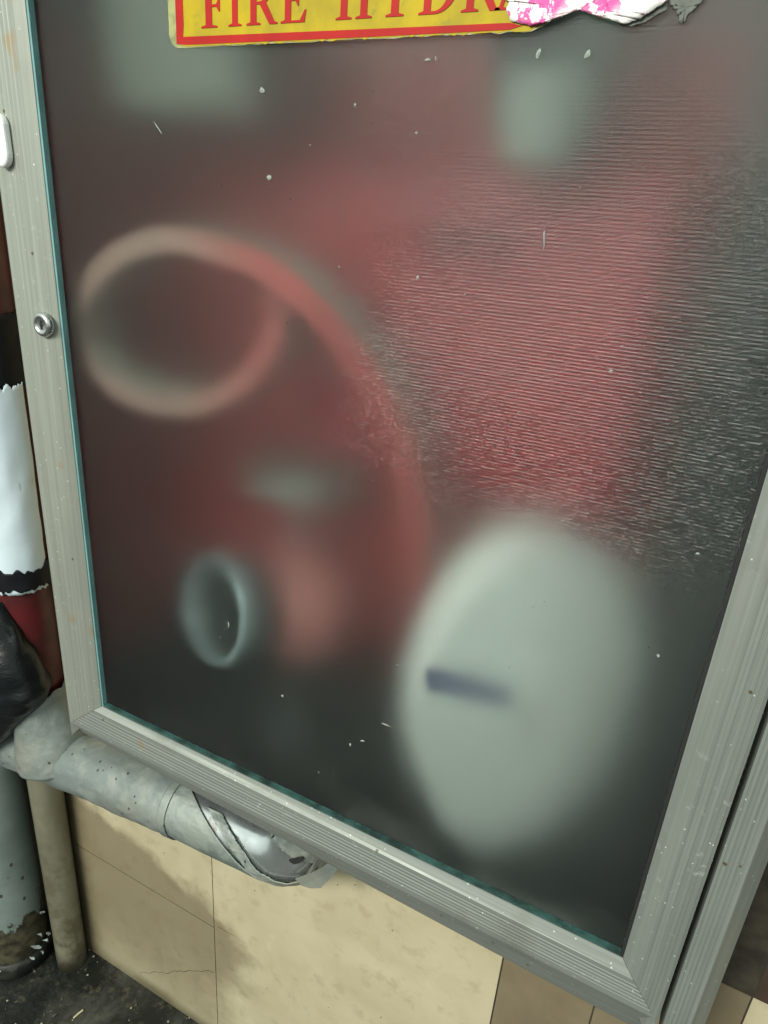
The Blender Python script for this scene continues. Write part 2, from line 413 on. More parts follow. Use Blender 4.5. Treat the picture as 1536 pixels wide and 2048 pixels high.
RIB = 0.0026
def glass_mats():
    # front: fine horizontal ribs reflect as short dashes; light passes on into the pane
    n = N('ribbed_glass_front')
    geo = n.n('ShaderNodeNewGeometry').outputs['Position']
    sep = n.n('ShaderNodeSeparateXYZ'); n.l(geo, sep.inputs[0]); X, Z = sep.outputs[0], sep.outputs[2]
    row = n.math('DIVIDE', Z, RIB); rowi = n.math('FLOOR', row)
    s = n.math('SINE', n.math('MULTIPLY', row, 2 * PI))
    rw = n.n('ShaderNodeTexWhiteNoise', noise_dimensions='1D'); n.l(rowi, rw.inputs['W'])
    cell = n.math('FLOOR', n.math('ADD', n.math('DIVIDE', X, .0030), n.math('MULTIPLY', rw.outputs['Value'], 7.0)))
    comb = n.n('ShaderNodeCombineXYZ'); n.l(cell, comb.inputs[0]); n.l(rowi, comb.inputs[1])
    wn = n.n('ShaderNodeTexWhiteNoise', noise_dimensions='2D'); n.l(comb.outputs[0], wn.inputs['Vector'])
    csep = n.n('ShaderNodeSeparateColor'); n.l(wn.outputs['Color'], csep.inputs[0])
    patchy = n.noise(11, 4, .6, geo)
    nzv = n.math('ADD', n.math('MULTIPLY', s, .42), n.math('MULTIPLY', n.math('SUBTRACT', csep.outputs[0], .5), .17))
    nxv = n.math('ADD', n.math('MULTIPLY', n.math('SUBTRACT', csep.outputs[1], .5), .14), n.math('MULTIPLY', n.math('SUBTRACT', patchy, .5), .2))
    cn = n.n('ShaderNodeCombineXYZ'); n.l(nxv, cn.inputs[0]); cn.inputs[1].default_value = -1; n.l(nzv, cn.inputs[2])
    nn = n.n('ShaderNodeVectorMath', operation='NORMALIZE'); n.l(cn.outputs[0], nn.inputs[0])
    gl = n.n('ShaderNodeBsdfGlossy'); gl.inputs['Roughness'].default_value = .19; gl.inputs['Color'].default_value = (.235, .235, .235, 1)
    n.l(nn.outputs[0], gl.inputs['Normal'])
    rf = n.n('ShaderNodeBsdfRefraction'); rf.inputs['IOR'].default_value = 1.5; rf.inputs['Roughness'].default_value = .0
    rf.inputs['Color'].default_value = (.97, .995, .985, 1)
    fr = n.n('ShaderNodeFresnel'); fr.inputs[0].default_value = 1.5
    mx = n.n('ShaderNodeMixShader'); n.l(fr.outputs[0], mx.inputs[0]); n.l(rf.outputs[0], mx.inputs[1]); n.l(gl.outputs[0], mx.inputs[2])
    df = n.n('ShaderNodeBsdfDiffuse'); df.inputs['Color'].default_value = (.55, .60, .54, 1)
    mx2 = n.n('ShaderNodeMixShader'); film = n.ramp(n.noise(5, 5, .6, geo), .35, .75, .001, .010)
    foot = n.math('MULTIPLY', n.ramp(n.math('ADD', Z, n.math('MULTIPLY', n.noise(16, 5, .65, geo), .05)), .0, .065, 1, 0), n.ramp(n.noise(9, 4, .6, n.mapping((1, 1, 1), (3, 0, 1), geo)), .42, .66, 0, .09))
    smear = n.ramp(n.noise(3.2, 6, .7, n.mapping((2.2, 1, .8), (1, 0, 2), geo), 1.2), .58, .70, 0, .012)
    n.l(n.math('ADD', n.math('ADD', film, foot), smear), mx2.inputs[0])
    n.l(mx.outputs[0], mx2.inputs[1]); n.l(df.outputs[0], mx2.inputs[2]); n.l(mx2.outputs[0], n.out.inputs[0])
    b = N('frosted_glass_back')
    g = b.n('ShaderNodeBsdfGlass'); g.inputs['IOR'].default_value = 1.5; g.inputs['Roughness'].default_value = .56
    g.inputs['Color'].default_value = (.97, .995, .985, 1); b.l(g.outputs[0], b.out.inputs[0])
    return n.m, b.m
M['glass_front'], M['glass_back'] = glass_mats()

# ------------------------------------------------------------------ setting: floor and tiled wall
FZ, WY = -0.74, 0.10
fv = [(x, y, FZ) for x in (-6, 6) for y in (-6, 0.5)]
fl = mesh('floor', fv, [(0, 2, 3, 1)], M['floor']); tag(fl, kind='structure')
wv, wf = box(-3.0, 3.0, WY - .0036, WY + .30, FZ - .05, -0.085)
wv2, wf2 = box(-3.0, -.068, WY - .0036, WY + .30, -0.085, 2.2)
wv3, wf3 = box(.733, 3.0, WY - .0036, WY + .30, -0.085, 2.2)
wall = mesh('wall', *join([(wv, wf), (wv2, wf2), (wv3, wf3)]), M['grout']); tag(wall, kind='structure')
G_ = .0010
def tile(x0, x1, z0, z1, mat, proud=0.0):
    o = mesh('tile', *box(x0 + G_, x1 - G_, WY - .004 - proud, WY - .0030, z0 + G_, z1 - G_), mat, wall)
    return o
tile(-.235, .0868, FZ, -.4625, M['tile']); tile(-.235, .0868, -.4625, -.0855, M['tile'])
tile(.0868, .5345, FZ, -.0855, M['tile'], .0006)
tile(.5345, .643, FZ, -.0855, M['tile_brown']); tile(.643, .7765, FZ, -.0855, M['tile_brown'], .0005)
tile(.7765, 1.10, FZ, -.0855, M['tile']); tile(1.10, 1.55, FZ, -.0855, M['tile'])
tile(-.56, -.235, FZ, -.4625, M['tile']); tile(-.56, -.235, -.4625, -.0855, M['tile'])
tile(-.88, -.56, FZ, -.4625, M['tile']); tile(-.88, -.56, -.4625, -.0855, M['tile'])
for zz in range(3):
    for x0, x1 in ((-.88, -.56), (-.56, -.235), (-.235, -.074)):
        tile(x0, x1, -.0855 + zz * .42, -.0855 + (zz + 1) * .42, M['tile'])
    for x0, x1 in ((.7765, 1.10), (1.10, 1.55)):
        tile(x0, x1, -.0855 + zz * .42, -.0855 + (zz + 1) * .42, M['tile_shaded'] if x0 < 1 else M['tile'])
# hairline crack in the lower left tile, scratched through the glaze
cr = []
pts = [at(280 + 148 * i / 28, 1945 + 5 * nz(i * .45, 2) + 2 * nz(i * 1.7, 5) - 3 * (i > 12), WY - .0041) for i in range(29)]
ck = mesh('crack', *tube(pts, lambda t: .0002 + .0004 * abs(nz(t * 9, 3)) + .0002 * t, 5), M['grout'], wall)
ck2 = mesh('crack', *tube([at(436 + 42 * i / 10, 1853 + 25 * i / 10 + nz(i * .8, 4), WY - .0046) for i in range(11)], lambda t: .0004 * (1 - t) + .0001, 5), M['grout'], wall)

# ------------------------------------------------------------------ the cabinet
LH, BZ, RX, TZ = -.0075, -.008, 0.652, 1.02     # door opening: x LH..RX, z BZ..TZ
BACK, GY = 0.262, 0.0128                 # back panel depth, pane front
cab = empty('hydrant_cabinet', (.33, .1, -.08), 'grey aluminium framed wall cabinet with a frosted ribbed glass door over tiled wall', 'cabinet')
body = mesh('carcass', *join([box(-.067, -.052, .035, BACK, -.06, TZ + .05), box(.704, .718, .035, BACK, -.06, TZ + .05),
                              box(-.052, .704, .035, BACK, TZ + .036, TZ + .05)]), M['carcass'], cab)
bp = mesh('back_panel', *box(-.052, .704, BACK - .006, BACK - .0005, -.058, TZ + .036), M['inside_dark'], cab)
rb_ = mesh('backing_board', *box(-.050, .565, BACK - .016, BACK - .0065, .075, .760), M['inside_red'], cab)
sl = mesh('side_lining', *box(-.0515, -.0485, .040, BACK - .0165, .02, .76), M['inside_red'], cab)
bt = mesh('bottom_panel', *box(-.0515, .7035, .0355, BACK - .0065, -.0595, -.048), M['inside_dark'], cab)

# door: mitred aluminium members, one mesh each.  Per side: distances from the opening edge; common depths
def prof(vals):
    """vals = lip, face, edge, outer distances; returns u list with six grooves on the face"""
    lip, face, edge = vals
    u = [0.0, 0.0, lip]
    for k in range(6):
        c = lip + (face - lip) * (.20 + .125 * k); w = (face - lip) * .035
        u += [c - w, c - w * .5, c + w * .5, c + w]
    return u + [face, edge, edge]
def depth(groove, edge_y):
    y = [GY - .0005, .006, 0.0]
    for k in range(6): y += [0.0, -groove, -groove, 0.0]
    return y + [0.0, edge_y, .034]
P_L = prof((.0085, .0565, .063)); P_R = prof((.013, .0385, .0412)); P_T = prof((.016, .05, .06))
P_B0 = prof((.0055, .047, .074)); P_B1 = prof((.0125, .046, .092))
def corner(h, v, sx, sz, cx, cz):
    return [(cx + sx * a, cz + sz * b) for a, b in zip(h, v)]
BL = corner(P_L, P_B0, -1, -1, LH, BZ); BR = corner(P_R, P_B1, 1, -1, RX, BZ)
TL = corner(P_L, P_T, -1, 1, LH, TZ); TR = corner(P_R, P_T, 1, 1, RX, TZ)
door = empty('door', (0, 0, 0), None, None); door.parent = cab; door.location = Vector((-.068, .02, 0)) - Vector(cab.location)
def member(name, A, B, ys, mat, seg=1):
    V, Fc = [], []; n = len(A)
    e = .00025; d = Vector((B[2][0] - A[2][0], B[2][1] - A[2][1])).normalized() * e
    for i in range(seg + 1):
        t = i / seg
        for k in range(n):
            V.append((A[k][0] * (1 - t) + B[k][0] * t + d.x * (1 - 2 * t), ys[k], A[k][1] * (1 - t) + B[k][1] * t + d.y * (1 - 2 * t)))
    for i in range(seg):
        for k in range(n - 1):
            Fc.append((i * n + k, i * n + k + 1, (i + 1) * n + k + 1, (i + 1) * n + k))
        Fc.append((i * n + n - 1, i * n, (i + 1) * n, (i + 1) * n + n - 1))
    Fc.append(tuple(range(n))[::-1]); Fc.append(tuple(seg * n + k for k in range(n)))
    return mesh(name, V, Fc, mat, door)
yl = depth(.00022, .004)
for k in range(len(yl)):
    pass
member('stile', BL, TL, yl, M['alu_left'])
member('stile', BR, TR, depth(.00035, .0015), M['alu_z'])
member('bottom_rail', BL, BR, depth(.00035, .016), M['alu_x'])
member('top_rail', TL, TR, depth(.00035, .016), M['alu_x'])
# gasket strips round the pane
mesh('gasket', *box(LH + .0004, LH + .0030, .0066, GY - .0001, BZ + .0005, TZ - .0005), M['gasket'], door)
mesh('gasket', *box(RX - .003, RX - .0004, .0066, GY - .0001, BZ + .0005, TZ - .0005), M['hole'], door)  # black here: the shaded line along the right stile is put into the colour
mesh('gasket', *box(LH + .0032, RX - .0032, .0068, GY - .0001, BZ + .0004, BZ + .0032), M['gasket_dark'], door)
# frosted pane
gv, gf = box(LH + .0003, RX - .0003, GY, GY + .005, BZ + .0003, TZ - .0003)
mesh('glass_pane', gv, gf, None, door, mats=[M['glass_front'], M['glass_back']], midx=[0, 0, 0, 1, 0, 0])
# fix up the pane: only its rear face is frosted
gp = [o for o in COL.objects if o.name == 'glass_pane'][0]
for p in gp.data.polygons: p.material_index = 1 if p.normal.y > .9 else 0

# cam lock in the left stile
lk = at(82, 650, -.006)
lock = mesh('cam_lock', *lathe([(.0125, 0), (.0125, .004), (.0115, .0062), (.0095, .0072), (.0078, .0072), (.0070, .0058), (.0001, .0058)],
            (lk.x, 0.0, lk.z), (0, -1, 0), 36), M['chrome'], door, True)
bevel(lock, .0004, 1)
mesh('key_slot', *join([lathe([(.0022, 0), (.0022, .0005), (.0001, .0005)], (lk.x, -.0058, lk.z), (0, -1, 0), 14),
                        box(lk.x - .0008, lk.x + .0008, -.0066, -.0058, lk.z - .0045, lk.z + .0045)]), M['hole'], door)
# white latch grip near the top of the left stile
la = Vector((-.0475, 0, .640))
lv = []
for k in range(24):
    a = 2 * PI * k / 24; x = .010 * math.cos(a); z = .012 * math.sin(a) + (.011 if math.sin(a) > 0 else -.011)
    lv.append((la.x + x, z + la.z))
V = [(x, y, z) for y in (-.0002, -.009) for x, z in lv]
Fc = [tuple(range(24)), tuple(range(24, 48))[::-1]] + [(k, (k + 1) % 24, 24 + (k + 1) % 24, 24 + k) for k in range(24)]
bevel(mesh('latch', V, Fc, M['white_latch'], door), .003, 3)
# dent catching light on the left stile
dn = at(70, 797, -.001)
# outer frame upright at the right of the door
jp = [(.6978, .010), (.6978, 0.0)]
for k in range(5):
    c = .7000 + .0034 * k
    jp += [(c, 0.0), (c + .0004, .0006), (c + .0010, .0006), (c + .0014, 0.0)]
jp += [(.7178, 0.0), (.7185, .0004), (.7312, .016), (.7312, .036), (.6978, .036)]
V = [(x, y, z) for z in (-.085, TZ + .06) for x, y in jp]; n = len(jp)
Fc = [tuple(range(n)), tuple(range(n, 2 * n))[::-1]] + [(k, (k + 1) % n, n + (k + 1) % n, n + k) for k in range(n)]
mesh('jamb', V, Fc, M['alu_z'], cab)
# flecks of plaster and dust stuck to the pane
parts = []
def fleck(px, py, sx, sz, rot=0.0):
    c = at(px, py, GY - .0004); pts = []
    m = 7
    for k in range(m):
        a = 2 * PI * k / m; r = random.uniform(.6, 1.2)
        x, z = sx * r * math.cos(a), sz * r * math.sin(a)
        pts.append((c.x + x * math.cos(rot) - z * math.sin(rot), c.z + x * math.sin(rot) + z * math.cos(rot)))
    v = [(x, GY - .0002, z) for x, z in pts] + [(c.x, GY - .0009, c.z)]
    return v, [(k, (k + 1) % m, m) for k in range(m)]
for q in ((855, 120, .0028, .0010), (870, 117, .0008, .0018), (710, 210, .0010, .0014), (832, 266, .0014, .0014), (538, 355, .0028, .0020),
          (835, 556, .0012, .0016), (678, 534, .0013, .0010), (1222, 742, .0013, .0016), (1076, 107, .0020, .0030, -.4), (1175, 107, .0020, .0034, -.5),
          (1088, 478, .0008, .0075, .15), (620, 290, .0010, .0010), (457, 1250, .0014, .0040), (440, 1275, .0014, .0014), (565, 1392, .0018, .0022),
          (772, 1450, .0050, .0016), (795, 1331, .0016, .0014), (725, 1482, .0034, .0012, .5), (1316, 1312, .0016, .0022), (700, 1490, .0012, .0030),
          (315, 255, .0008, .010, .75), (1395, 1108, .0014, .0012), (930, 590, .0008, .0010), (523, 180, .0030, .0020), (637, 1545, .0010, .0012)):
    parts.append(fleck(*q))
for k in range(26):
    parts.append(fleck(random.uniform(200, 1400), random.uniform(150, 1450), random.uniform(.0003, .0007), random.uniform(.0003, .0008)))
tag(mesh('dust_fleck', *join(parts), M['speck'], cab), kind='stuff')

# ------------------------------------------------------------------ contents, standing behind the pane
INZ = -.048
# white hose rolled up on its edge
hose = empty('rolled_fire_hose', (.487, .128, INZ), 'rolled white canvas fire hose standing behind the frosted glass', 'fire hose')
def hose_roll():
    V, Fc = [], []; turns = 11; th = .0118; r0 = .0162; per = 44; tot = turns * per; hw = .030
    ang = math.radians(42); ca, sa = math.cos(ang), math.sin(ang)
    c = Vector((.492, .137, INZ + (r0 + th * turns + th * .9) * 1.24 + .001))
    for i in range(tot + 1):
        a = 2 * PI * i / per - PI / 2; r = r0 + th * i / per
        wob = .0016 * nz(i * .05, 3.1) - .020 * (1 - i / tot)
        for rr, y in ((r, -hw + wob), (r + th * .86, -hw + wob), (r + th * .86, hw + wob), (r, hw + wob)):
            x, z = rr * math.cos(a) * .78, rr * math.sin(a) * 1.24
            V.append((c.x + x * ca - y * sa, c.y + x * sa + y * ca, c.z + z))
    for i in range(tot):
        for k in range(4):
            k2 = (k + 1) % 4; Fc.append((i * 4 + k, i * 4 + k2, i * 4 + 4 + k2, i * 4 + 4 + k))
    Fc += [(0, 1, 2, 3), (tot * 4, tot * 4 + 3, tot * 4 + 2, tot * 4 + 1)]
    return V, Fc, c, ca, sa
hv, hf, hc, ca, sa = hose_roll()
mesh('hose_coil', hv, hf, M['canvas'], hose)
def hl(x, y, z): return (hc.x + x * ca - y * sa, hc.y + x * sa + y * ca, hc.z + z)
sv = [hl(x, y + e, z + .050 - .22 * (x + .1215)) for x, y in ((-.1215, -.0320), (-.040, -.0480)) for e in (-.005, 0) for z in (-.012, .012)]
bxf = box(0, 1, 0, 1, 0, 1)[1]
mesh('strap', *join([(sv, bxf)]), M['strap'], hose)

# looped flat hose with red edges
loop = empty('hose_loop', (.25, .06, .30), 'grey flat hose with red edges looped into a ring behind the frosted glass', 'hose loop')
lp = [(850, 1180), (843, 1060), (825, 940), (785, 820), (715, 705), (625, 602), (528, 527)] + [(352 + 176 * math.cos(math.radians(a)), 645 - 166 * math.sin(math.radians(a))) for a in range(68, 425, 17)]
cp = [at(x, y, .045 + .095 * max(0, (y - 600) / 580) * (i_ < 7)) for i_, (x, y) in enumerate(lp)]
def spline(P, sub=8):
    out = []
    for i in range(len(P) - 1):
        p0, p1, p2, p3 = P[max(i - 1, 0)], P[i], P[i + 1], P[min(i + 2, len(P) - 1)]
        for k in range(sub):
            t = k / sub
            out.append(.5 * ((2 * p1) + (p2 - p0) * t + (2 * p0 - 5 * p1 + 4 * p2 - p3) * t * t + (3 * p1 - p0 - 3 * p2 + p3) * t ** 3))
    return out + [P[-1]]
cp = spline(cp)
V, Fc, mi = [], [], []
T = .0105
for i, p in enumerate(cp):
    t = (cp[min(i + 1, len(cp) - 1)] - cp[max(i - 1, 0)]); t.y = 0; t.normalize(); nrm = Vector((-t.z, 0, t.x))
    q = i / (len(cp) - 1); y0 = p.y - .005 + .085 * max(0, q - .55); T = .0105 + .006 * max(0, 1 - q / .3); wd = .045
    for s_, y in ((-T, y0), (T, y0), (T, y0 + wd), (-T, y0 + wd)):
        w = p + nrm * s_; V.append((w.x, y, w.z))
for i in range(len(cp) - 1):
    for k in range(4):
        k2 = (k + 1) % 4; Fc.append((i * 4 + k, i * 4 + k2, i * 4 + 4 + k2, i * 4 + 4 + k)); mi.append(0 if k in (0, 2) else 1)
Fc += [(0, 1, 2, 3), tuple(len(V) - 4 + k for k in range(4))]; mi += [0, 0]
def strip(name, ks, mat):
    f = [q for q, m in zip(Fc, mi) if True]
    return f
faces_edge = [q for q, m in zip(Fc, mi) if m == 0]; faces_side = [q for q, m in zip(Fc, mi) if m == 1]
mesh('canvas_band', V, Fc, None, loop, mats=[M['edge_red'], M['canvas_grey']], midx=mi)

# hydrant valve
hyd = empty('hydrant_valve', (.205, .16, INZ), 'red hydrant valve with grey outlet coupling and handwheel behind the frosted glass', 'hydrant')
bc = Vector((.205, .160, .152)); mo = Vector((.153, .047, .174)); ax = (mo - bc).normalized(); Ld = (mo - bc).length
mesh('valve_body', *lathe([(.030, -.070), (.050, -.058), (.070, -.035), (.075, .0), (.070, .030), (.056, .048), (.043, .052), (.043, Ld - .050)], bc, ax, 36), M['valve_red'], hyd, True)
mesh('riser', *lathe([(.048, INZ + .0005 - bc.z), (.048, INZ + .016 - bc.z), (.032, INZ + .018 - bc.z), (.032, -.058)], bc, (0, 0, 1), 28), M['inside_dark'], hyd, True)
mesh('coupling', *lathe_closed([(.044, Ld - .0495), (.064, Ld - .048), (.067, Ld - .006), (.065, Ld), (.057, Ld), (.055, Ld - .004), (.050, Ld - .040)], bc, ax, 40), M['metal'], hyd, True)
mesh('mouth_shade', *lathe([(.0505, Ld - .016), (.0505, Ld - .012), (.001, Ld - .012)], bc, ax, 28), M['hole'], hyd)  # black disc in the outlet mouth; the shade inside is put into colour
hw = Vector((bc.x + .004, bc.y - .005, .318))
mesh('stem', *lathe([(.009, bc.z + .060 - hw.z), (.009, -.0085)], hw, (0, 0, 1), 14), M['metal'], hyd, True)
sp = [torus(hw, (0, 0, 1), .056, .013), lathe([(.018, -.008), (.018, .010), (.001, .012)], hw, (0, 0, 1), 20)]
for k in range(5):
    a = 2 * PI * k / 5; d = Vector((math.cos(a), math.sin(a), 0))
    sp.append(tube([hw + d * .019, hw + d * .041], .006, 8))
mesh('handwheel', *join(sp), M['wheel'], hyd, True)

# big red case against the back
case = empty('red_case', (.40, .20, .335), 'large red case fixed to the back of the cabinet behind the frosted glass', 'case')
bevel(mesh('case_body', *box(.190, .545, .165, .2455, .335, .650), M['case_red'], case), .018, 4)
bevel(mesh('case_lid', *box(.193, .542, .156, .1645, .36, .642), M['case_red'], case), .003, 2)
bevel(mesh('handle', *join([box(.33, .42, .133, .141, .58, .592), box(.33, .34, .141, .156, .58, .592), box(.41, .42, .141, .156, .58, .592)]), M['hole'], case), .002, 2)

# two pale fittings high up
pb = empty('alarm_box', (.10, .14, .676), 'pale grey box high on the left behind the frosted glass', 'box')
bevel(mesh('box_body', *box(.005, .188, .095, .140, .676, .800), M['pale_box'], pb), .006, 3)
mesh('box_cover', *box(.015, .178, .0915, .0946, .686, .790), M['pale_box'], pb)
mesh('bracket', *box(.07, .13, .1405, BACK - .0165, .72, .755), M['inside_dark'], pb)
nzl = empty('hose_nozzle', (.455, .06, .66), 'pale metal hose nozzle hanging high behind the glass under the torn paper', 'nozzle')
mesh('nozzle_barrel', *lathe([(.026, 0), (.030, .01), (.040, .03), (.052, .09), (.056, .20)], (.446, .100, .640), (0, .02, 1), 28), M['pale_nozzle'], nzl, True)
mesh('hook', *tube([(.446, .155, .80), (.446, .19, .80), (.446, BACK - .0065, .80)], .006, 8), M['wheel'], nzl, True)

# ------------------------------------------------------------------ sign and torn paper on the pane
Y1 = GY - .0015
sg = empty('sign', tuple(at(690, 40, Y1)), 'yellow sign with red border reading FIRE HYDRANT stuck on the glass', 'sign')
def sheet(name, pts, y, mat, parent, back=None):
    """flat printed layer with a thin edge, outline given as x,z"""
    n = len(pts); yb = back if back is not None else y + .0003
    V = [(p[0], y, p[1]) for p in pts] + [(p[0], yb, p[1]) for p in pts]
    Fc = [tuple(range(n)), tuple(range(n, 2 * n))[::-1]] + [(k, (k + 1) % n, n + (k + 1) % n, n + k) for k in range(n)]
    return mesh(name, V, Fc, mat, parent)
def P(x, y): q = at(x, y, Y1); return (q.x, q.z)
TOPZ = .80
def xz_line(px0, py0, px1, py1, n, jag=0.0, seed=0):
    out = []
    for i in range(n + 1):
        t = i / n; x, z = P(px0 + (px1 - px0) * t, py0 + (py1 - py0) * t)
        out.append((x, z + jag * (nz(i * .9, seed) + .6 * nz(i * 2.3, seed + 5))))
    return out
xl = P(337, 60)[0]; xr = P(1300, 60)[0]
plate = [(xl, TOPZ)] + [P(337, 40), P(338, 70), P(343, 86), P(354, 96), P(372, 96)] + xz_line(420, 93, 1062, 63, 40, .0011, 2) + [P(1085, 52), P(1110, 34), P(1140, 12), (P(1150, 0)[0], .76), (P(1170, 0)[0], TOPZ)]
sheet('plate', plate, Y1, M['plate'], sg, GY - .0002)
Y2 = Y1 - .0003
yel = [(P(358, 60)[0], TOPZ - .002)] + xz_line(363, 45, 361, 90, 8, 0) + [P(372, 93)] + xz_line(400, 92, 1060, 62, 70, .0016, 7) + [P(1080, 50), P(1105, 30), P(1132, 10), (P(1140, 0)[0], .76), (P(1160, 0)[0], TOPZ - .002)]
sheet('yellow_face', yel, Y2, M['yellow'], sg, Y1 - .00002)
Y3 = Y2 - .0003
bx0, bz0 = P(352, 88); bx1 = P(1048, 55)[0]
brd = [(P(353, 50)[0], TOPZ - .004), P(353, 50), P(354, 88), P(372, 90)] + [P(700, 76), P(1020, 60), P(1045, 52), P(1020, 46), P(700, 60), P(367, 74), P(368, 50), (P(368, 50)[0], TOPZ - .004)]
sheet('border', brd, Y3, M['red_print'], sg, Y2 - .00002)

def arc(cx, cz, rx, rz, a0, a1, n=12):
    return [(cx + rx * math.cos(math.radians(a0 + (a1 - a0) * i / n)), cz + rz * math.sin(math.radians(a0 + (a1 - a0) * i / n))) for i in range(n + 1)]
GL = {}
GL['I'] = (.38, [[(0, 0), (.38, 0), (.38, .035), (.27, .07), (.27, .93), (.38, .965), (.38, 1), (0, 1), (0, .965), (.11, .93), (.11, .07), (0, .035)]])
GL['F'] = (.60, [[(0, 0), (.40, 0), (.40, .035), (.27, .07), (.27, .47), (.38, .47), (.44, .36), (.47, .36), (.47, .67), (.44, .67), (.38, .53), (.27, .53), (.27, .95), (.45, .95), (.56, .75), (.60, .75), (.59, 1), (0, 1), (0, .965), (.11, .93), (.11, .07), (0, .035)]])
GL['E'] = (.66, [[(0, 0), (.62, 0), (.66, .27), (.62, .27), (.50, .05), (.27, .05), (.27, .47), (.38, .47), (.44, .36), (.47, .36), (.47, .67), (.44, .67), (.38, .53), (.27, .53), (.27, .95), (.46, .95), (.57, .75), (.61, .75), (.60, 1), (0, 1), (0, .965), (.11, .93), (.11, .07), (0, .035)]])
GL['H'] = (.85, [[(0, 0), (.38, 0), (.38, .035), (.27, .07), (.27, .47), (.58, .47), (.58, .07), (.47, .035), (.47, 0), (.85, 0), (.85, .035), (.74, .07), (.74, .93), (.85, .965), (.85, 1), (.47, 1), (.47, .965), (.58, .93), (.58, .53), (.27, .53), (.27, .93), (.38, .965), (.38, 1), (0, 1), (0, .965), (.11, .93), (.11, .07), (0, .035)]])
GL['Y'] = (.80, [[(.21, 0), (.59, 0), (.59, .035), (.48, .07), (.48, .42), (.72, .93), (.8, .965), (.8, 1), (.54, 1), (.54, .965), (.64, .93), (.46, .52), (.28, .93), (.38, .965), (.38, 1), (0, 1), (0, .965), (.08, .93), (.32, .42), (.32, .07), (.21, .035)]])
GL['D'] = (.82, [[(0, 0)] + arc(.34, .5, .48, .5, -90, 90, 18) + [(0, 1), (0, .965), (.11, .93), (.11, .07), (0, .035)], [(.27, .06)] + arc(.34, .5, .30, .44, -90, 90, 18) + [(.27, .94)]])
GL['R'] = (.84, [[(0, 0), (.38, 0), (.38, .035), (.27, .07), (.27, .45), (.36, .45), (.62, 0), (.84, 0), (.84, .035), (.76, .06), (.54, .47)] + arc(.42, .735, .25, .265, -60, 90, 12) + [(0, 1), (0, .965), (.11, .93), (.11, .07), (0, .035)], [(.27, .51)] + arc(.38, .73, .12, .215, -90, 90, 12) + [(.27, .945)]])
GL['A'] = (.84, [[(0, 0), (.28, 0), (.28, .035), (.19, .06), (.25, .26), (.50, .26), (.56, .06), (.46, .035), (.46, 0), (.84, 0), (.84, .035), (.76, .07), (.46, 1), (.40, 1), (.10, .07), (0, .035)], [(.27, .32), (.48, .32), (.375, .68)]])
GL['N'] = (.85, [[(0, 0), (.28, 0), (.28, .035), (.18, .07), (.18, .80), (.68, 0), (.75, 0), (.75, .93), (.85, .965), (.85, 1), (.57, 1), (.57, .965), (.68, .93), (.68, .32), (.24, 1), (0, 1), (0, .965), (.11, .93), (.11, .07), (0, .035)]])
GL['T'] = (.70, [[(.16, 0), (.54, 0), (.54, .035), (.43, .07), (.43, .95), (.56, .95), (.66, .74), (.70, .74), (.69, 1), (.01, 1), (0, .74), (.04, .74), (.14, .95), (.27, .95), (.27, .07), (.16, .035)]])
def letter(ch, x0, x1, z0, tilt, h, y):
    w, polys = GL[ch]
    cu = bpy.data.curves.new('letter', 'CURVE'); cu.dimensions = '2D'; cu.fill_mode = 'BOTH'; cu.extrude = .0001
    for pl in polys:
        s_ = cu.splines.new('POLY'); s_.points.add(len(pl) - 1); s_.use_cyclic_u = True
        for q, (a, b) in zip(s_.points, pl):
            X = x0 + (x1 - x0) * a / w; q.co = (X, z0 + tilt * (a / w) * (x1 - x0) + b * h, 0, 1)
    tmp = bpy.data.objects.new('letter', cu); COL.objects.link(tmp)
    me = bpy.data.meshes.new_from_object(tmp.evaluated_get(bpy.context.evaluated_depsgraph_get()))
    bpy.data.objects.remove(tmp); bpy.data.curves.remove(cu)
    me.transform(Matrix(((1, 0, 0, 0), (0, 0, 1, 0), (0, 1, 0, 0), (0, 0, 0, 1))))
    me.transform(Matrix.Translation(Vector((0, y, 0)) - root_of(sg)))
    me.materials.clear(); me.materials.append(M['red_print'])
    o = bpy.data.objects.new('letter', me); COL.objects.link(o); o.parent = sg
for ch, a, b in (('F', 404, 452), ('I', 458, 484), ('R', 494, 556), ('E', 562, 613), ('H', 672, 744), ('Y', 752, 828), ('D', 837, 912), ('R', 922, 1000), ('A', 990, 1062)):
    yb = 57 - 36 * (a - 404) / 590
    x0, z0 = P(a, yb); x1, z1 = P(b, 57 - 36 * (b - 404) / 590)
    letter(ch, x0, x1, z0, (z1 - z0) / (x1 - x0), .0285, Y2 - .0004)

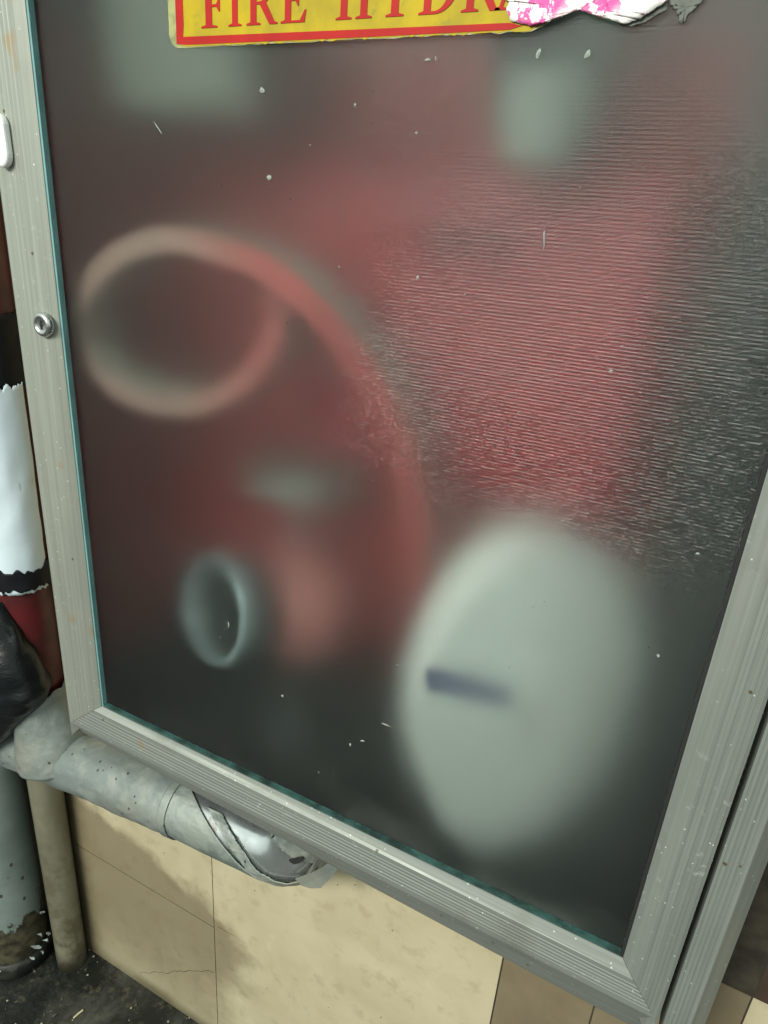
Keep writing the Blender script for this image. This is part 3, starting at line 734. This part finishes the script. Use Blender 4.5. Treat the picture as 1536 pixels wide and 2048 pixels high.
tp = empty('torn_sticker', tuple(at(1180, 20, Y1)), 'torn white paper sticker with pink ink spots over the right end of the sign', 'sticker')
def ragged(pts, jag, seed, sub=7):
    out = []
    for i in range(len(pts) - 1):
        a, b = P(*pts[i]), P(*pts[i + 1])
        for k in range(sub):
            t = k / sub; s_ = i * sub + k
            out.append((a[0] + (b[0] - a[0]) * t + jag * nz(s_ * .7, seed), a[1] + (b[1] - a[1]) * t + jag * nz(s_ * .7, seed + 9)))
    return out + [P(*pts[-1])]
def crumple(name, pts, mat, parent, amp=.002, y=None, seed=0):
    y = Y3 - .0012 if y is None else y
    n = len(pts); cx = sum(p[0] for p in pts) / n; cz = sum(p[1] for p in pts) / n
    V, Fc = [], []; rings = 6
    for r in range(rings):
        f = 1 - r / rings
        for p in pts:
            x, z = cx + (p[0] - cx) * f, cz + (p[1] - cz) * f
            V.append((x, y - amp * abs(nz(x * 90, z * 90, seed)) - .0004 * (r > 0), z))
    V.append((cx, y - amp, cz)); c = len(V) - 1
    for r in range(rings - 1):
        for k in range(n):
            k2 = (k + 1) % n; Fc.append((r * n + k, r * n + k2, (r + 1) * n + k2, (r + 1) * n + k))
    for k in range(n): Fc.append(((rings - 1) * n + k, (rings - 1) * n + (k + 1) % n, c))
    o = mesh(name, V, Fc, mat, parent, True); solidify(o, .0005, -1); return o
low = [(1000, -60), (1004, -6), (1020, 6), (1014, 22), (1022, 42), (1048, 50), (1072, 54), (1086, 46), (1104, 34), (1124, 20), (1150, 17), (1172, 24), (1180, 22), (1192, -2), (1212, -4), (1218, 16), (1230, 36), (1246, 50), (1262, 46), (1282, 38), (1300, 26), (1318, 14), (1336, 2), (1345, -60)]
crumple('paper', ragged(low, .0011, 1, 5), M['torn'], tp, .0007)
crumple('paper_scrap', ragged([(1176, -20), (1176, 14), (1182, 30), (1196, 34), (1206, 38), (1218, 32), (1222, 12), (1216, -20)], .0012, 4, 4), M['torn_yellow'], tp, .0006, Y3 - .0004)
crumple('glue_residue', ragged([(1330, -40), (1338, 8), (1352, 22), (1358, 44), (1368, 46), (1376, 30), (1392, 16), (1408, 0), (1420, -40)], .0016, 8, 5), M['residue'], tp, .0006, GY - .0006)
crumple('glue_residue', ragged([(1236, 46), (1246, 52), (1262, 54), (1290, 44), (1312, 32), (1336, 18), (1330, 8), (1290, 30)], .0012, 3, 4), M['residue'], tp, .0008, GY - .0006, 3)

# ------------------------------------------------------------------ wrapped water pipe under the cabinet
PY = .055
wp = empty('water_pipe', (.0, PY, -.18), 'grey tape wrapped water pipe running below the cabinet, its wrapping torn open', 'pipe')
ax_pts = [(-.52, PY, -.258), (-.31, PY, -.229), (-.185, PY, -.208), (-.09, PY, -.194), (.085, PY, -.173), (.222, PY, -.163)]
ez, ex = -.163, .222; rb = .062
elbow = [(ex + rb * math.sin(math.radians(a)), PY, ez + rb - rb * math.cos(math.radians(a)) + .005 * a / 90) for a in range(10, 91, 10)]
path = [Vector(p) for p in ax_pts + elbow] + [Vector((ex + rb, PY, -.0605))]
RP = .039
mesh('pipe', *tube(path, RP, 40), M['foil'], wp, True)
L0 = 0.0
seglen = [0.0]
for i in range(1, len(path)): seglen.append(seglen[-1] + (path[i] - path[i - 1]).length)
def s_of_x(x):
    for i in range(1, len(path)):
        if path[i].x >= x and path[i].x != path[i - 1].x:
            return seglen[i - 1] + (seglen[i] - seglen[i - 1]) * (x - path[i - 1].x) / (path[i].x - path[i - 1].x)
    return seglen[-1]
SA, SJ = s_of_x(.072), s_of_x(.083)
def lump(s, a, k=1.0):
    return .7 * k * (.0016 * nz(s * 22, a * 2.2) + .0010 * nz(s * 60, a * 5) + .0005 * nz(s * 150, a * 13) + .0012 * abs(nz(s * 35 + a * 2, a * 1.3 - s * 9, 4)))
TOT = seglen[-1]
def slit(a):    # arc length of the torn slit at an angle (deg: up positive)
    d = max(-115, min(95, math.degrees(a))); return s_of_x(.165) + (30 - d) / 75 * .092
def jag(a, k): return .0022 * nz(a * 9, k) + .0012 * nz(a * 25, k + 5) + .0008 * nz(a * 70, k + 9)
def lay(name, r_, lo, hi, ns, na, a0, a1, mat, k=1.0):
    o = mesh(name, *wrap(path, lambda s, a: RP + r_ + lump(s, a, k), lo, hi, ns, na, a0, a1), mat, wp, True)
    return solidify(o, .0014, -1)
lay('tape_wrap', .0040, lambda a: 0.0, lambda a: SA + jag(a, 1), 190, 72, -PI, PI, M['tape'], 1.2)
lay('tape_band', .0056, lambda a: SA - .002, lambda a: SJ, 8, 72, -PI, PI, M['tape2'], .3)
lay('tape_wrap', .0034, lambda a: SJ - .002, lambda a: slit(a) + .4 * jag(a, 6), 60, 110, -2.1, 1.75, M['tape2'], .6)
def gap_(a): return slit(a) + .006 + .012 * max(0, min(1, (math.degrees(a) + 45) / 75)) + jag(a, 3)
lay('torn_wrap', .0044, gap_, lambda a: gap_(a) + .024 + (.10 * max(0, min(1, (-38 - math.degrees(a)) / 14))) + 1.6 * jag(a, 20), 36, 170, -2.2, 1.15, M['tape2'], 1.3)
lay('elbow_wrap', .0040, lambda a: TOT - .080 + (.034 if -.7 < a < .9 else 0) + 1.6 * jag(a, 2), lambda a: TOT - .012 + jag(a, 11), 24, 130, -PI, PI, M['tape2'], 1.2)
fp = [(590, 1758), (620, 1748), (646, 1734), (662, 1722), (676, 1737), (660, 1758), (642, 1776), (622, 1777), (604, 1772)]
f0 = [at(x, y, .016 + .004 * nz(x * .05, y * .05)) for x, y in fp]; nf = len(f0)
mesh('torn_flap', [tuple(p) for p in f0] + [(p.x, p.y + .0016, p.z) for p in f0], [tuple(range(nf)), tuple(range(nf, 2 * nf))[::-1]] + [(k, (k + 1) % nf, nf + (k + 1) % nf, nf + k) for k in range(nf)], M['tape2'], wp)
# a torn black scrap stuck on the shiny part
sc_pts = [at(x, y, .012) for x, y in ((577, 1720), (590, 1716), (604, 1714), (607, 1719), (600, 1726), (588, 1729), (581, 1725))]
mesh('torn_scrap', [tuple(p) for p in sc_pts] + [(p.x, p.y + .0012, p.z) for p in sc_pts], [tuple(range(7)), tuple(range(7, 14))[::-1]] + [(k, (k + 1) % 7, 7 + (k + 1) % 7, 7 + k) for k in range(7)], M['hole'], wp)
# loose thread hanging off the wrap
th = [at(x, y, .03) for x, y in ((163, 1578), (170, 1588), (180, 1596), (190, 1601), (200, 1598), (206, 1590), (203, 1582))]
tag(mesh('loose_thread', *tube(spline(th, 5), .0011, 6), M['wire'], wp, True))

# red riser beside the cabinet
rx, ry = -.200, .052
rs = empty('riser_pipe', (rx, ry, -.17), 'dark red riser pipe with black tape bands beside the cabinet', 'pipe')
rpath = [Vector((rx, ry, z)) for z in (-.172, -.05, .1, .3, .5, .8, 1.4)]
mesh('pipe', *tube(rpath, .036, 32), M['pipe_red'], rs, True)
wpth = [Vector((rx + .024 * (1 - i / 10), ry, -.205 + .14 * i / 10)) for i in range(11)]
solidify(mesh('pipe_wrap', *wrap(wpth, lambda s, a: .058 - .14 * s + (.0022 * nz(s * 25, a * 1.4) + .0014 * abs(nz(s * 50, a * 3)) + .0008 * nz(s * 190, a * 15)), lambda a: .0, lambda a: .125 + .012 * nz(a * 2.2, 4) + .004 * nz(a * 14, 2), 40, 80, -PI, PI), M['tape'], rs, True), .0015, -1)
def band(z0, z1, r, seed, k=1.0):
    pth = [Vector((rx, ry, z0 - .03 + (z1 - z0 + .06) * i / 12)) for i in range(13)]
    Lb = z1 - z0 + .06
    return wrap(pth, lambda s, a: r + .001 * nz(s * 60, a * 3, seed), lambda a: .03 + k * (.008 * nz(a * 5, seed) + .003 * nz(a * 17, seed + 3)), lambda a: Lb - .03 + k * (.010 * nz(a * 4, seed + 6) + .003 * nz(a * 19, seed)), 12, 120, -PI, PI)
solidify(mesh('tape_band', *band(.375, .462, .0395, 3, .3), M['black_band'], rs, True), .0015, -1)
solidify(mesh('tape_band', *band(.100, .128, .0425, 9, 1.6), M['black_band'], rs, True), .002, -1)
# white plastic sheet wrapped over the riser's left half
ws = empty('plastic_sheet', (rx, ry - .05, .10), 'torn white plastic sheet wrapped round the red riser pipe', 'plastic sheet')
V, Fc = wrap([Vector((rx, ry, -.02 + .43 * i / 14)) for i in range(15)], lambda s, a: .0408 + .0014 * nz(s * 25, a * 2, 3) + .004 * max(0, a - .9),
              lambda a: .115 + .007 * nz(a * 6, 1) + .0025 * nz(a * 20, 2), lambda a: .398 + .007 * nz(a * 7, 5) + .006 * nz(a * 23, 6) * .5, 60, 110, -1.9, 1.02)
# which way the angle runs is fixed by the frame: flip so the bare strip is on the cabinet side
me_ = mesh('sheet', V, Fc, M['sheet'], ws, True); solidify(me_, .001, -1)

# black rubbish bag slumped over the pipe
bg_ = empty('rubbish_bag', (-.30, .02, -.10), 'crumpled black plastic bag slumped on the wrapped pipe at the left edge', 'bag')
outline = [(-.139, -.050), (-.150, -.012), (-.176, .045), (-.195, .080), (-.236, .068), (-.30, .080), (-.42, .085), (-.52, .02), (-.54, -.12), (-.50, -.28), (-.40, -.31), (-.325, -.262), (-.235, -.170), (-.152, -.077)]
oc = Vector((-.28, -.07)); ring = []
m_ = len(outline)
for i in range(m_):
    p0, p1 = Vector(outline[i]), Vector(outline[(i + 1) % m_])
    for k in range(6): ring.append(p0.lerp(p1, k / 6))
V, Fc = [], []; nr = 14; n = len(ring)
for side in (-1, 1):
    for r in range(nr):
        f = math.sin(PI / 2 * (nr - r) / nr)
        for k, p in enumerate(ring):
            q = oc.lerp(p, f); dep = .052 * math.sqrt(max(0, 1 - f * f)) + .006
            w = .012 * nz(q.x * 14, q.y * 22, side * 3.0) + .006 * nz(q.x * 40, q.y * 55, side) if r > 0 else 0
            V.append((q.x, .012 + side * (dep + w), q.y))
for side in (0, 1):
    b0 = side * nr * n
    for r in range(nr - 1):
        for k in range(n):
            k2 = (k + 1) % n; Fc.append((b0 + r * n + k, b0 + r * n + k2, b0 + (r + 1) * n + k2, b0 + (r + 1) * n + k))
    Fc.append(tuple(b0 + (nr - 1) * n + k for k in range(n)))
for k in range(n): Fc.append((k, (k + 1) % n, nr * n + (k + 1) % n, nr * n + k))
mesh('bag_skin', V, Fc, M['bag'], bg_, True)

# grey drain pipe and cream pipe standing on the floor
gpx, gpy = -.343, .030
gp_ = empty('drain_pipe', (gpx, gpy, FZ), 'grey drain pipe with peeling paint standing on the floor at the left', 'pipe')
mesh('pipe', *tube([Vector((gpx, gpy, FZ + .0005 + (.51 * i / 10))) for i in range(11)], .055, 40), M['grey_pipe'], gp_, True)
mesh('foot_collar', *lathe([(.062, .0005), (.064, .02), (.062, .035), (.0555, .036)], (gpx, gpy, FZ), (0, 0, 1), 36), M['floor'], gp_, True)
flk = []
for x, y, s_, r_ in ((78, 1870, .014, .5), (90, 1882, .012, .6), (72, 1893, .016, .3), (84, 1905, .010, .7), (96, 1868, .008, .4), (86, 1825, .012, .9), (66, 1915, .010, .2)):
    c = at(x, y, gpy - .030); v = []
    for k in range(7):
        a = 2 * PI * k / 7; q = s_ * .75 * random.uniform(.5, 1.2); x_, z_ = q * math.cos(a), q * .35 * math.sin(a)
        v.append((c.x + x_ * math.cos(r_) - z_ * math.sin(r_), c.y + random.uniform(-.004, .004), c.z + x_ * math.sin(r_) + z_ * math.cos(r_)))
    fo = mesh('paint_flake', v, [tuple(range(7))], M['tape2'], gp_); solidify(fo, .0008)
cpx, cpy = -.240, .066
cp_ = empty('cream_pipe', (cpx, cpy, FZ), 'grimy cream plastic pipe standing in the corner next to the grey drain pipe', 'pipe')
mesh('pipe', *tube([Vector((cpx, cpy, FZ + .0005 + (.53 * i / 10))) for i in range(11)], .026, 40), M['cream_pipe'], cp_, True)

# ------------------------------------------------------------------ litter on the floor
parts = []
for k in range(150):
    x, y = random.uniform(-.45, .35), random.uniform(-.35, .085); s_ = random.uniform(.0015, .006)
    if random.random() < .12: s_ *= 2.2
    v = [(x + s_ * random.uniform(-1, 1), y + s_ * random.uniform(-1, 1), FZ + .0004 + s_ * random.uniform(0, .5)) for q in range(5)]
    parts.append((v, [(0, 1, 2), (0, 2, 3), (0, 3, 4), (1, 2, 4), (2, 3, 4)]))
cm = simple('floor_crumbs', (.10, .09, .06), .8, 0, .35, 15)
lit = mesh('floor_litter', *join(parts), cm); tag(lit, 'crumbs of plaster and dirt scattered on the black floor', 'litter', kind='stuff')
a_, b_ = at(147, 2036, -.02), at(165, 2021, -.02)
def on_floor(x, y):
    d = ray(x, y); t = (FZ + .003 - EYE.z) / d.z; return EYE + d * t
tw = mesh('straw', *tube([on_floor(147, 2036), on_floor(156, 2028), on_floor(166, 2020)], .0016, 6), M['twig'])
tag(tw, 'short pale straw lying on the black floor', 'straw')
